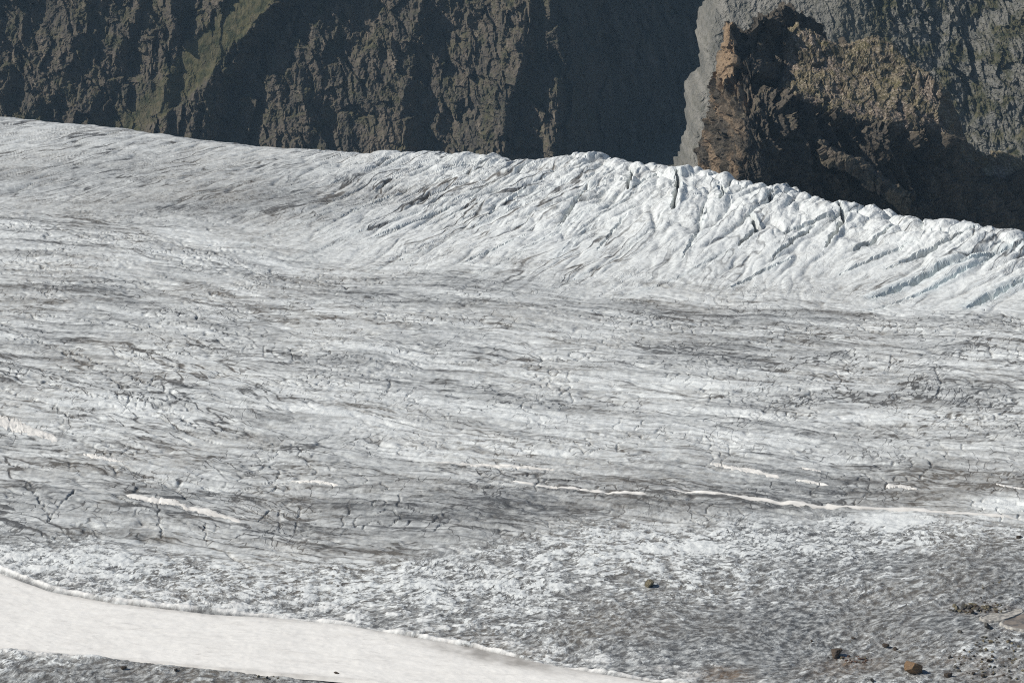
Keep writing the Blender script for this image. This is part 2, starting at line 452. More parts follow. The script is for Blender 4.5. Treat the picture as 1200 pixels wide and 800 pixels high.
def glacier(x, y):
    x = np.asarray(x, np.float64); y = np.asarray(y, np.float64)
    px, py = survey(x, y)
    yc = np.interp(x, cX, cY); yt = np.interp(x, tX, tY); zc = np.interp(x, cX, czc)
    s = np.clip((y - yt) / np.maximum(yc - yt, 5), 0, 1.0)
    U = ss(-0.16, 0.34, (y - yt) / np.maximum(yc - yt, 5) + .22 * fbm(x / 16, y / 30, 3, 43))
    A = U * ss(230, 620, px)
    dback = np.maximum(y - yc, 0)
    z = zc * (0.35 * s + 0.65 * s * s * (3 - 2 * s))
    drop = np.where(dback < 22, 0.022 * dback ** 2, 0.022 * 22 ** 2 + (dback - 22) * 0.97)
    drop = np.minimum(drop, 100.0 + dback * 0.05)
    # broad swells
    wx = fbm(x / 22, y / 30, 2, 5); wy = fbm(x / 22, y / 30, 2, 8)
    z = z + 1.1 * fbm(x / 45, y / 70, 3, 3) * (1 - 0.5 * ss(0.7, 1, s))
    z = z - 0.5 * np.exp(-((y - yt) / 14.0) ** 2)
    # zone masks
    pyE = np.interp(px, [-200, 0, 250, 480, 600, 720, 800, 1000, 1200, 1400], [610, 625, 655, 648, 634, 606, 612, 604, 618, 620])
    E = ss(-14, 16, py - pyE + 22 * fbm(x / 9, y / 9, 3, 41))
    D = ss(486, 512, py + 10 * wx) * (1 - E)
    lowr = E * ss(700, 950, px)
    # ---- A: seracs and diagonal crevasses; the direction swings along the crest
    th = np.radians(np.interp(px, [-100, 300, 600, 800, 900, 1050, 1300], [38, 52, 62, 68, 62, 50, 44]))
    cx_, sn_ = np.cos(th), np.sin(th)
    def along(px0, ang):
        a = math.radians(ang)
        return -x * math.sin(a) + y * math.cos(a), x * math.cos(a) + y * math.sin(a)
    sets = []
    W1 = ss(260, 480, px) * (1 - ss(700, 800, px)); W2 = ss(700, 800, px) * (1 - ss(930, 1030, px)); W3 = ss(930, 1030, px); W0 = 1 - ss(260, 480, px)
    bil = np.zeros_like(x); cre = np.zeros_like(x); fin = np.zeros_like(x)
    for wgt, ang, sw, sd in ((W0, 47, 2.6, 101), (W1, 60, 3.4, 131), (W2, 72, 3.9, 161), (W3, 47, 4.6, 191)):
        s_, t_ = along(0, ang)
        s_ = s_ + 2.2 * wx + 0.5 * fbm(x / 4, y / 5, 2, sd + 5)
        n = pn(s_ / sw, t_ / (sw * 4.5), sd)
        n2 = pn(s_ / (sw * .36), t_ / (sw * 1.5), sd + 1)
        bil += wgt * (np.abs(n) ** 0.75); fin += wgt * (0.6 * np.abs(n2) + .06)
        pres = ss(-0.25, 0.25, pn(s_ / (sw * 2), t_ / (sw * 3), sd + 2))
        cre += wgt * .75 * (1 - ss(0.0, 0.24, np.abs(n))) ** 1.5 * pres
        cre += wgt * 0.28 * (1 - ss(0.0, 0.5, np.abs(n2))) * ss(0.0, 0.4, pn(s_ / (sw * 1.2), t_ / (sw * 2), sd + 3))
    near = 0.18 + 1.12 * ss(0.12, 0.92, s)
    lump = fbm(x / 2.0, y / 2.6, 4, 77, 0.6)
    zA = (0.95 * bil - 0.45) * near * A + (0.55 * fin - .22) * (0.45 + .5 * near) * A - 0.5 * cre * near * A + 0.27 * lump * A * near
    zB = ((0.42 * bil - .2) + 0.10 * fin - 0.30 * cre) * U * (1 - A) + 0.14 * lump * U * (1 - A)
    # the serac blocks at the crest
    f1, f2, cid = worley(x / 5.2 + 0.25 * wx, y / 7.5 + 0.25 * wy, 9)
    ser = ss(600, 760, px) * ss(0.62, 0.98, s)
    zA = zA + ser * (0.8 * (cid - .5) + 0.45 * (ss(0.0, .35, f2 - f1) - .7))
    # ---- C, D: strata nearly across the view, thin cracks
    s_, t_ = along(0, -17)
    s2 = s_ + 2.6 * wx + 0.6 * fbm(x / 5, y / 4, 2, 211)
    lay = fbm(t_ / 16, s2 / 2.1, 4, 221, 0.62)
    layf = fbm(t_ / 4.2, s2 / 0.9, 3, 223, 0.6)
    n = pn(t_ / 9, s2 / 2.6, 231); n2 = pn(t_ / 4.5, s2 / 1.6, 241)
    crC = (1 - ss(0.02, 0.16, np.abs(n))) * ss(-.1, .3, pn(t_ / 9, s2 / 7, 232)) + 0.8 * (1 - ss(0.02, .2, np.abs(n2))) * ss(-0.05, .3, pn(t_ / 6, s2 / 5, 242))
    s3, t3 = along(0, -48)
    n = pn(s3 / 3.0 + .6 * wx, t3 / 13, 251)
    diag = (1 - ss(0.0, 0.07, np.abs(n))) * ss(0.1, .4, pn(s3 / 8, t3 / 12, 252)) * (1 - ss(250, 500, px))
    n = pn(x / 2.4 + .8 * wx, y / 3.2 + .8 * wy, 261)
    mesh = (1 - ss(0.0, 0.07, np.abs(n))) * ss(0.08, .35, pn(x / 10, y / 14, 262))
    C = 1 - U
    cup = fbm(x / 0.9, y / 1.3, 3, 271, 0.6)
    bright = np.maximum(0, 1 - U - E)
    zC = bright * (0.30 * lay + 0.26 * layf - 0.20 * crC - 0.28 * diag - 0.22 * mesh + 0.07 * cup)
    # ---- E: sun cupped ice; on the right it is drawn out into rising streaks
    s4, t4 = along(0, 50)
    cupE = fbm(x / 2.3 + .3 * wx, y / 2.2, 5, 281, 0.66)
    strE = fbm(s4 / 1.1 + 2.2 * wx + .6 * wy, t4 / 3.2, 4, 291, 0.62)
    strH = fbm(t_ / 3.0, s_ / 1.0, 4, 295, .6)
    kR = .7 * ss(760, 980, px) * ss(600, 690, py)
    mot = cupE * (1 - kR) * .75 + strE * kR + strH * (1 - kR) * .45
    zE = E * (0.42 * mot)
    z = z + zA + zB + zC + zE
    # ---- dirty tone, with some shade painted in
    streak = fbm(t_ / 22, s2 / 3.2, 3, 301, 0.6)
    base = 0.19 * np.ones_like(x)
    base = base + bright * (0.06 + 0.12 * D)
    base = base - 0.16 * A + 0.06 * U * (1 - A)
    for bx, by, rx, ry, am in BLOBS:
        q = ((px - bx) / rx) ** 2 + ((py - by) / ry) ** 2
        m = q < 9
        if m.any():
            base = base + np.where(m, am * np.exp(-q), 0)
    d = base
    d = d + bright * (0.42 * streak + 0.38 * lay + 0.26 * layf + 0.14 * crC + 0.36 * diag + 0.30 * mesh - .05 * cup)
    d = d + bright * (1 - D) * .48 * fbm(x / 60, (y - yt + 3 * wx) / 7.0, 4, 305, .6)
    d = d + U * (1 - A) * (0.22 * fbm(t_ / 14, (s_ + 3 * wx) / 2.2, 4, 311, .6) + 0.34 * cre - .25 * (fin - .3))
    d = d + A * (0.30 * cre - 0.20 * (fin - .3) + 0.10 * fbm(x / 3, y / 4, 4, 321, .65) * 1.2)
    d = d + E * (0.17 - 1.05 * np.clip(mot - .02, -.32, .30) + 0.22 * fbm(x / 14, y / 10, 3, 331))  # dirty hollows, their self-shading painted in with the grey
    d = d + 0.07 * fbm(x / .6, y / .9, 3, 341, .7) * (1 - .5 * A)
    # ---- hand placed crevasses and cracks
    blue = np.zeros_like(x)
    for ci, (q, w, dep) in enumerate(CREV_W):
        soft = ci > 22 or ci in (11, 12, 13, 14, 15, 16, 17, 18, 19)
        dep = dep * (.16 if ci > 22 else .45 if soft else .5 if ci in (6, 7, 8, 9, 20, 21) else 1.0)
        w = max(w * (.8 if ci in (6, 7) else .6), .36 if ci < 23 else .42)
        xs = [p[0] for p in q]; ys = [p[1] for p in q]
        m = (x > min(xs) - 6) & (x < max(xs) + 6) & (y > min(ys) - 8) & (y < max(ys) + 8)
        if m.any():
            xm = x[m] + .5 * lump[m]; ym = y[m]
            dd, tt, sd = poly_dist(xm, ym, q)
            prof = np.sqrt(np.clip(4 * tt * (1 - tt), 0.05, 1))
            jag = 1 + .8 * pn(x[m] / 1.3, y[m] / 1.3, 350)
            g = 1 - ss(w * .35 * jag * prof, w * 1.25 * jag * prof, dd)
            lip = np.exp(-((dd - 1.6 * w) / (1.3 * w)) ** 2) * (sd > 0)
            z[m] -= g * dep * prof
            z[m] += lip * 0.16 * dep * prof
            blue[m] = np.maximum(blue[m], np.exp(-(dd / (2.0 * w)) ** 2) * (.34 if ci in (6, 7, 20) else .10))
            d[m] += (0.0 if ci in (6, 7, 20) else .20 if soft else .25 if ci in (8, 9, 10, 21) else .55) * g * (1 if not soft else np.clip(.5 + 2.2 * lay[m], 0, 1))
    for q in CRACK_W:
        xs = [p[0] for p in q]; ys = [p[1] for p in q]
        m = (x > min(xs) - 3) & (x < max(xs) + 3) & (y > min(ys) - 4) & (y < max(ys) + 4)
        if m.any():
            dd, tt, sd = poly_dist(x[m] + .35 * cup[m], y[m] + 1.3 * cup[m] + .8 * lay[m], q)
            jag = np.clip(1 + 1.0 * pn(x[m] / 2.2, y[m] / 3, 351), .0, 2)
            g = (1 - ss(0.02, 0.13 + .17 * ss(0, 1, np.abs(q[-1][0] - q[0][0]) / 8), dd)) * jag
            z[m] -= 0.16 * g
            d[m] += 0.36 * g
    # ---- the trough that holds the old snow, and its white lip
    eu = np.interp(px, [e[0] for e in EDGE_UP], [e[1] for e in EDGE_UP]); el = np.interp(px, [e[0] for e in EDGE_LO], [e[1] for e in EDGE_LO])
    wob = 3.0 * fbm(x / 8, y / 8, 5, 361, .6)
    vu = py - eu + wob; vl = py - el + .6 * wob
    inside = ss(-3, 3, vu) * (1 - ss(-2, 2, vl))
    lipw = np.exp(-((vu + 2.6) / 1.5) ** 2) * (.25 + .75 * ss(-.35, .25, fbm(x / 5, y / 5, 3, 372)))
    z = z * (1 - inside) - 0.42 * inside
    z = z * (1 - .5 * lipw) + (0.20 + .10 * cup) * lipw
    snow = 0.85 * np.exp(-((vu + 2.4) / 1.6) ** 2) * ss(-.45, .25, fbm(x / 2.5, y / 3, 4, 371)) + 0.5 * np.exp(-((vu + 14) / 10) ** 2) * ss(-.1, .3, mot)
    d = d + .55 * np.exp(-((vu - .5) / 1.6) ** 2)  # shadow line under the lip, painted into the ice tone
    z = z + .25 * np.exp(-((vl - 5) / 3.5) ** 2) * (1 - ss(100, 160, px))
    snow = np.maximum(snow, .8 * np.exp(-((vl - 4) / 3.0) ** 2) * (1 - ss(70, 130, px)) * ss(-.3, .2, cup))
    # ---- rust coloured grit
    rust = np.zeros_like(x)
    for bx, by, rx, ry, am in ((850, 786, 26, 8, .85), (1000, 772, 34, 6, .5), (980, 782, 40, 9, .35), (1130, 772, 40, 5, .35), (1150, 712, 40, 7, .5), (1195, 735, 22, 5, .6), (1160, 790, 50, 14, .25)):
        rust += am * np.exp(-((px - bx) / rx) ** 2 - ((py - by) / ry) ** 2)
    rust = np.clip(rust * (0.7 + 1.3 * fbm(x / .7, y / .9, 3, 381, .7)), 0, .9)
    back = 1 - ss(0, 16, dback)
    z = z - drop
    zl = bright * (1 - ss(230, 480, px)) * ss(330, 380, py)
    zr = bright * ss(820, 960, px) * ss(360, 400, py) * (1 - ss(490, 530, py))
    keep = 1 - np.clip(snow * 1.2 + inside, 0, 1)
    masks = {"dir_low": (W0 * .8 + W3) * U, "dir_mid": W1 * U, "dir_steep": W2 * U, "strata": bright * keep, "left_joints": zl, "right_joints": zr, "cupped": E * keep}
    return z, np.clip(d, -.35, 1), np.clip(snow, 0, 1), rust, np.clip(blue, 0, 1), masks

def glacier_z(x, y):
    return glacier(np.atleast_1d(np.asarray(x, float)), np.atleast_1d(np.asarray(y, float)))[0]

def on_ice(px, py):
    """where the sight line through a photograph pixel meets the ice"""
    px = np.atleast_1d(np.asarray(px, float)); py = np.atleast_1d(np.asarray(py, float))
    z = np.zeros_like(px)
    for _ in range(6):
        x, y = ground(px, py, z)
        z = 0.5 * z + 0.5 * glacier_z(x, y)
    return x, y, glacier_z(x, y)

def build_glacier():
    u = np.concatenate([np.linspace(-700, -110, 40)[:-1], np.linspace(-110, 1310, 1080), np.linspace(1310, 1900, 40)[1:]])
    cr = np.interp(u, cpx, cpy)
    nr = 780
    t = np.linspace(0, 1, nr)[:, None]
    prow = 850 + (cr[None, :] + 3 - 850) * t
    zt = np.interp(u, cpx, czc)[None, :] * np.clip((t - .55) / .45, 0, 1) ** 1.5
    a = (u - 600) / FPX
    _, y = ground(np.broadcast_to(u, prow.shape), prow, zt)
    ylast = y[-1]
    ext = np.concatenate([np.linspace(0.5, 12, 24), np.linspace(14, 90, 30), np.array([130, 200])])[:, None]
    front = np.array([60.0, 110, 160, 190])[:, None]
    y = np.vstack([np.broadcast_to(front, (4, len(u))) * y[0][None] / 215.0, y, ylast[None] + ext])
    # columns fan out like the glacier tongue itself widens up-valley
    x = y * a[None, :] * 1.02
    z, d, s, r, b, mk = glacier(x, y)
    me = mesh_from_grid("glacier", x, y, z, {"dirt": d, "snow": s, "rust": r, "blue": b, **mk})  # d is dirt plus painted self-shading and the lip's shadow line
    up_ = (.8 * mk["dir_mid"] + mk["dir_steep"] + mk["dir_low"] * (x > 20))
    sm = ((up_[:-1, :-1] + .35 * pn(x[:-1, :-1], y[:-1, :-1], 47)) < .45).ravel()
    me.polygons.foreach_set("use_smooth", sm)
    return tag(link("glacier", me, ICE), kind="structure")
build_glacier()

# ------------------------------------------------------------------ old snow in the trough, and the snow strips on the ice
def build_snowfield():
    u = np.linspace(-450, 1000, 700)
    eu = np.interp(u, [e[0] for e in EDGE_UP], [e[1] for e in EDGE_UP]) - 1.0
    el = np.interp(u, [e[0] for e in EDGE_LO], [e[1] for e in EDGE_LO]) + 1.0
    v = np.linspace(0, 1, 130)[:, None]
    py = eu + (el - eu) * v
    x, y = ground(np.broadcast_to(u, py.shape), py)
    edge = np.minimum(v, 1 - v)
    z = -0.20 + 0.34 * ss(0, .16, v) * 0 + 0.10 * fbm(x / 9, y / 12, 3, 401) + 0.05 * fbm(x / 1.6, y / 1.0, 3, 402) + 0.035 * np.abs(fbm(x / .7, y / .9, 3, 406)) - .25 * (1 - ss(0, .03, edge))
    d = .75 * np.exp(-((u[None] - 575) / 75) ** 2) * np.exp(-((py - eu - 7) / 7) ** 2) + .30 * np.exp(-((py - eu - 2) / 3.0) ** 2) + .35 * np.exp(-((el - py - 1.5) / 2.0) ** 2)  # grey band below the lip: wet snow, with the lip's shadow painted in
    d = np.clip(d * (1 + fbm(x / 2, y / 2, 3, 403)), 0, .85)
    d = np.clip(d + .11 * ss(.0, .45, fbm(u / 60 + 0 * py, (py - eu) / 3.2, 4, 404, .65)) + .10 * fbm(x / 5, y / 3, 3, 405), 0, .85)
    return tag(link("snowfield", mesh_from_grid("snowfield", x, y, z, {"dirt": d}), SNOW), kind="structure")  # d is wet snow grey with the lip's shadow painted in
build_snowfield()

SNOWSTRIPS = [
    ([(140, 578), (175, 582), (205, 587), (245, 597), (292, 609)], 8.5, "tapering cream snow strip alone on dirty grey ice at the left, above the big snowfield"),
    ([(590, 562), (660, 570), (720, 577), (765, 579)], 3.2, "thin cream snow line at the left end of the long snow streak in mid glacier"),
    ([(760, 572), (830, 577), (880, 582), (960, 590), (1060, 595), (1130, 602), (1225, 610)], 4.8, "longest snow streak on the glacier, running to the right frame edge"),
    ([(828, 538), (850, 543), (880, 548), (920, 557)], 6.5, "short wide snow streak just above the longest snow streak, left of its two small neighbours"),
    ([(931, 543), (948, 546), (964, 550)], 4.0, "small snow dash, uppermost of the short streaks right of centre"),
    ([(930, 559), (955, 562), (985, 567)], 3.0, "faint thin snow dash just below the small uppermost dash right of centre"),
    ([(1036, 567), (1056, 567), (1078, 571)], 4.6, "bright lens shaped snow patch alone on grey ice at right, above the longest streak"),
    ([(1165, 569), (1185, 572), (1210, 576)], 4.0, "short snow dash at the right frame edge above the white ice patch"),
    ([(-40, 480), (0, 492), (30, 500), (75, 514)], 16.0, "broad cream snow wedge at the left frame edge in mid glacier"),
    ([(95, 530), (120, 534), (150, 539)], 5.0, "small cream snow streak just below and right of the snow wedge at the left edge"),
    ([(500, 541), (580, 545), (660, 549)], 5.0, "pale snow streak in the middle of the glacier, above the thin snow lines"),
    ([(335, 558), (370, 562), (400, 567)], 3.4, "little snow dash left of the middle of the glacier, above the brown grey ice"),
]
def build_strip(pts, w, label):
    n, m = 90, 11
    t = np.linspace(0, 1, n)
    k = np.linspace(0, 1, len(pts))
    cxp = np.interp(t, k, [p[0] for p in pts]); cyp = np.interp(t, k, [p[1] for p in pts])
    ker = np.ones(9) / 9
    cyp = np.convolve(np.pad(cyp, 4, mode='edge'), ker, mode='valid')
    X0, Y0 = ground(cxp, cyp)
    hw = w * .5 * (0.08 + np.sin(np.pi * np.clip(t * .96 + .02, 0, 1)) ** .6) * (1 + .9 * fbm(t * len(pts) * 4.1 + w, t * 0 + 3, 2, 410 + int(w * 10), .5))
    hw = np.clip(hw, .25, None)
    q = np.linspace(-1, 1, m)[:, None]
    rough = 1 + .5 * fbm(np.broadcast_to(t * 14 * len(pts), (m, n)), np.sign(q) * 5 + 0 * t, 3, 411, .7)
    py = cyp + q * hw * rough
    x, y = ground(np.broadcast_to(cxp, py.shape), py)
    z = glacier_z(x.ravel(), y.ravel()).reshape(x.shape)
    zs = z.copy()
    for _ in range(3):
        zs[:, 1:-1] = (zs[:, :-2] + zs[:, 1:-1] + zs[:, 2:]) / 3
    prof = 1 - np.abs(q) ** 4
    endf = np.minimum(1, np.minimum(t, 1 - t) * 14)
    z = z - .25 + (.25 + .07) * prof * endf
    me = mesh_from_grid("snow_patch", x, y, z, {"dirt": np.clip(.12 + .45 * np.abs(q) ** 2 + .3 * fbm(x / 1.5, y / 1.5, 3, 420), 0, 1) * np.ones_like(x)})
    o = link("snow_patch", me, SNOW)
    tag(o, label, "snow patch", "strips of old snow lying on the glacier")
for p, w, lb in SNOWSTRIPS:
    build_strip(p, w, lb)

# ------------------------------------------------------------------ mountain wall beyond the gorge
def tents(px, py, ridges, warp=0.0):
    """protrusion (m) of gabled ribs: each ridge is a polyline in the wall's own plan with its flanks' widths"""
    out = np.full(px.shape, -1e3)
    for pts, amp, wl_, wr_ in ridges:
        amp = np.asarray(amp, float)
        yy = [p[1] for p in pts]; xx = [p[0] for p in pts]
        cx_ = np.interp(py, yy, xx)
        am = np.interp(py, yy, np.broadcast_to(amp, (len(pts),)))
        dxp = px - cx_
        h = np.where(dxp < 0, am * (1 + dxp / wl_), am * (1 - dxp / wr_))
        out = np.maximum(out, h)
    return out

WALL_Y = 1120.0
WALL_R = [
    ([(40, -300), (18, 0), (22, 60), (-10, 190), (-10, 300)], 6, 80, 34),
    ([(95, -300), (62, 0), (55, 60), (20, 190), (20, 300)], 6, 70, 36),
    ([(160, -300), (112, -20), (85, 70), (52, 150), (40, 300)], 9, 80, 50),
    ([(230, -300), (165, 0), (140, 60), (105, 150), (100, 300)], 9, 80, 40),
    ([(280, -300), (215, 0), (200, 70), (128, 150), (110, 300)], 5, 80, 60),
    ([(560, -300), (390, -60), (320, 0), (277, 45), (255, 78), (215, 112), (150, 158), (90, 300)], [26, 24, 20, 16, 13, 9, 6, 5], 150, 46),
    ([(262, 60), (250, 80), (240, 110), (225, 190), (220, 300)], 15, 60, 40),
    ([(205, 80), (200, 100), (195, 190), (190, 300)], 13, 70, 50),
    ([(400, -300), (375, 0), (372, 60), (362, 110), (350, 190), (345, 300)], 11, 70, 150),
    ([(520, -300), (490, 0), (478, 60), (472, 100), (466, 190), (460, 300)], 15, 160, 50),
    ([(640, -300), (612, 0), (605, 60), (590, 100), (575, 190), (570, 300)], 21, 90, 48),
    ([(690, -300), (640, 0), (660, 60), (648, 90), (640, 190), (640, 300)], 20, 40, 150),
]
def build_wall():
    u = np.concatenate([np.linspace(-1000, -180, 60)[:-1], np.linspace(-180, 960, 860), np.linspace(960, 1300, 30)[1:]])
    v = np.concatenate([np.linspace(420, 225, 12)[:-1], np.linspace(225, -25, 230), np.linspace(-25, -500, 70)[1:]])[:, None]
    px = np.broadcast_to(u, (len(v), len(u))).copy(); py = np.broadcast_to(v, px.shape).copy()
    x, _, z = at(px, py, WALL_Y)
    wob = 7 * fbm(x / 14, z / 14, 3, 501)
    P = tents(px + wob + 5 * fbm(x / 5, z / 9, 3, 502), py, WALL_R)
    P = np.maximum(P, np.interp(px, [-200, 200, 250, 300, 330, 380, 480, 500, 640, 700], [2, 2, 2, 3, 8, 9, 10, 8, 13, 8]))
    broad = np.interp(px, [-1000, -200, 0, 300, 600, 640, 665, 840, 1000, 1300], [60, 10, 0, 0, 6, 5, -6, -92, -135, -150])
    right = ss(655, 760, px)
    P = P * (1 - right) + (-8 + .12 * P) * right + broad + 7 * np.clip(1 - np.abs(px - np.interp(py, [-300, 0, 75, 100], [690, 714, 735, 740])) / 16, 0, 1) * (1 - ss(60, 95, py))
    bfw = fbm(x / 12, z / 14, 3, 509)
    sk = x + 0.28 * z                                     # flutes lean to the left going down
    f = ridged(sk / 8.0 + .9 * bfw, z / 17.0 + .5 * bfw, 4, 511, .62)
    f2 = ridged((sk + 2 * fbm(x / 6, z / 6, 2, 531)) / 3.2, z / 5.5, 4, 521, .62)
    f3 = fbm(x / 1.3, z / 1.6, 4, 551, .65)
    bf = fbm(x / 16, z / 30, 4, 561)
    fa = facets(sk / 8.5 + .5 * bfw, z / 13 + .4 * bfw, 542, 1.0)
    fb = facets(sk / 3.6 + .9 * bfw, z / 5.5 + .7 * bfw, 543, 1.0)
    fc = facets(sk / 1.5 + 1.2 * bfw, z / 2.2 + bfw, 544, 1.0)
    det = (3.0 * (f - .5) + 1.3 * (f2 - .5) + 5.2 * fa + 2.6 * fb + .95 * fc + .7 * f3) * (1 - .15 * right) + 3.0 * bf
    # grassy ramp: smoother
    rx = np.interp(py, [-300, -60, 0, 45, 78, 112, 158, 300], [560, 390, 320, 277, 255, 215, 150, 90])
    rx = rx + wob
    ramp = ss(-62, -46, px - rx) * (1 - ss(-6, 3, px - rx)) * (1 - ss(165, 200, py))
    rampw = np.clip(ramp * (1 - .25 * ss(60, 150, py)), 0, 1)
    det = det * (1 - .85 * rampw)
    P = P + det
    base = (z - (-60)) * 0.50
    Y = WALL_Y + base - P
    Yn = Y
    dz = np.gradient(Yn, axis=0) / (np.gradient(z, axis=0) - 1e-6)
    flat = ss(0.6, 1.7, dz)
    grass = .85 * rampw + (0.50 * flat + .55 * ss(-.02, .38, fbm(x / 7, z / 9, 4, 571)) * (1 - .55 * right)) * .8
    tone = np.clip(.75 * ss(.15, .5, fbm(sk / 3, z / 16, 3, 581)) * ss(.5, .8, f), 0, .7)
    tone = np.clip(tone + right * .8 * ss(.02, .4, fbm(sk / 3.2, z / 15, 4, 582)), 0, .85)
    me = mesh_from_grid("mountain_wall", x + (P * .04), Y, z, {"grass": np.clip(grass, 0, 1), "tone": tone}, smooth=False)
    return tag(link("mountain_wall", me, CLIFF), kind="structure")
build_wall()

SLOPE_Y = 980.0
SLOPE_R = [
    ([(1060, -300), (992, -20), (970, 40), (945, 120), (920, 300)], 20, 175, 330),
    ([(1130, -300), (1062, -10), (1058, 60), (1040, 120), (1030, 300)], 13, 90, 240),
    ([(1180, -300), (1120, 0), (1105, 60), (1098, 120), (1095, 300)], 14, 90, 220),
    ([(1300, -300), (1215, 20), (1192, 62), (1188, 120), (1186, 160), (1170, 300)], 24, 130, 26),
    ([(1400, -300), (1330, 0), (1290, 100), (1280, 300)], 24, 90, 60),
    ([(1600, -300), (1520, 0), (1480, 100), (1460, 300)], 24, 110, 90),
]
def build_slope():
    v = np.concatenate([np.linspace(420, 235, 10)[:-1], np.linspace(235, -25, 210), np.linspace(-25, -420, 50)[1:]])[:, None]
    ed = np.interp(v[:, 0], [-420, -60, 0, 30, 60, 95, 103, 130, 160, 195, 230, 420], [930, 846, 836, 827, 822, 822, 809, 806, 800, 795, 790, 770])
    t = np.concatenate([np.linspace(0, 1, 420), np.linspace(1.0, 3.2, 60)[1:]])[None, :]
    px = ed[:, None] + 6 * fbm(v / 34, v * 0 + .3, 4, 601, .5) + t * (1260 - ed[:, None])
    py = np.broadcast_to(v, px.shape).copy()
    x, _, z = at(px, py, SLOPE_Y)
    wob = 8 * fbm(x / 12, z / 12, 3, 602)
    P = np.maximum(tents(px + wob, py, SLOPE_R), -14)
    sk = x + .35 * z
    rocky = ss(990, 1060, px + 30 * fbm(x / 20, z / 20, 2, 603))
    f = ridged(sk / 7.5 + .4 * fbm(x / 10, z / 10, 3, 609), z / 15, 4, 611, .6); f2 = ridged(sk / 2.6, z / 4.2, 4, 612, .62)
    bfw = fbm(x / 11, z / 12, 3, 615)
    fa = facets(sk / 7.5 + .5 * bfw, z / 10 + .4 * bfw, 616); fb = facets(sk / 3.0 + .9 * bfw, z / 4.4 + .7 * bfw, 617); fc = facets(sk / 1.3 + bfw, z / 1.9 + bfw, 618)
    f3 = fbm(x / 1.1, z / 1.4, 4, 614, .65)
    P = P + rocky * (2.0 * (f - .5) + 1.0 * (f2 - .5) + 3.4 * fa + 2.2 * fb) + (1 - rocky) * (1.0 * (f - .5) + .7 * (f2 - .5) + .8 * fa + 1.0 * fb) + (.6 + .7 * rocky) * fc + .75 * f3
    d0 = (px - ed[:, None])
    P = P - 24 * np.exp(-d0 / 5.0)
    Y = SLOPE_Y + (z + 60) * 0.60 - P
    dz = np.gradient(Y, axis=0) / (np.gradient(z, axis=0) - 1e-6)
    g = .55 * ss(.8, 1.9, dz) * rocky + .85 * ss(-.08, .32, fbm(x / 8, z / 8, 4, 621)) * (.15 + .85 * rocky) + .45 * np.exp(-((px - 1000) / 28) ** 2) * (py < 70)
    tone = (1 - rocky) * .6 * ss(-.1, .4, fbm(sk / 4, z / 20, 3, 622) + .2 * np.exp(-((px - 890) / 30) ** 2))
    me = mesh_from_grid("scree_slope", x, Y, z, {"grass": np.clip(g, 0, 1), "tone": np.clip(tone, 0, 1)}, smooth=False)
    return tag(link("scree_slope", me, SCREE), kind="structure")
build_slope()

# gorge floor and the land far round, so that nothing ends in a void
def build_gorge():
    r = np.concatenate([[0.0], np.geomspace(40, 9000, 40)])[:, None]
    a = np.linspace(0, 2 * np.pi, 97)[None, :]
    x = r * np.cos(a); y = 500 + r * np.sin(a)
    z = -115 + 5 * fbm(x / 90, y / 90, 4, 701) + np.clip(r - 2500, 0, None) * .02 + 0 * a
    g = ss(-.2, .3, fbm(x / 60, y / 60, 3, 702))
    me = mesh_from_grid("gorge_floor", x, y, z, {"grass": g, "tone": 0 * g})
    return tag(link("gorge_floor", me, SCREE), kind="structure")
build_gorge()

# ------------------------------------------------------------------ the rock outcrop behind the ice edge
def catmull(P, n):
    """P: (k, ..., 3) control rows -> n samples"""
    k = P.shape[0]
    t = np.linspace(0, k - 1, n); i = np.minimum(t.astype(int), k - 2); f = (t - i).reshape((-1,) + (1,) * (P.ndim - 1))
    g = lambda j: P[np.clip(j, 0, k - 1)]
    a, b, c, d = g(i - 1), g(i), g(i + 1), g(i + 2)
    q = 0.5 * ((2 * b) + (c - a) * f + (2 * a - 5 * b + 4 * c - d) * f ** 2 + (3 * b - a - 3 * c + d) * f ** 3)
    lin = b + (c - b) * f
    return .7 * q + .3 * lin

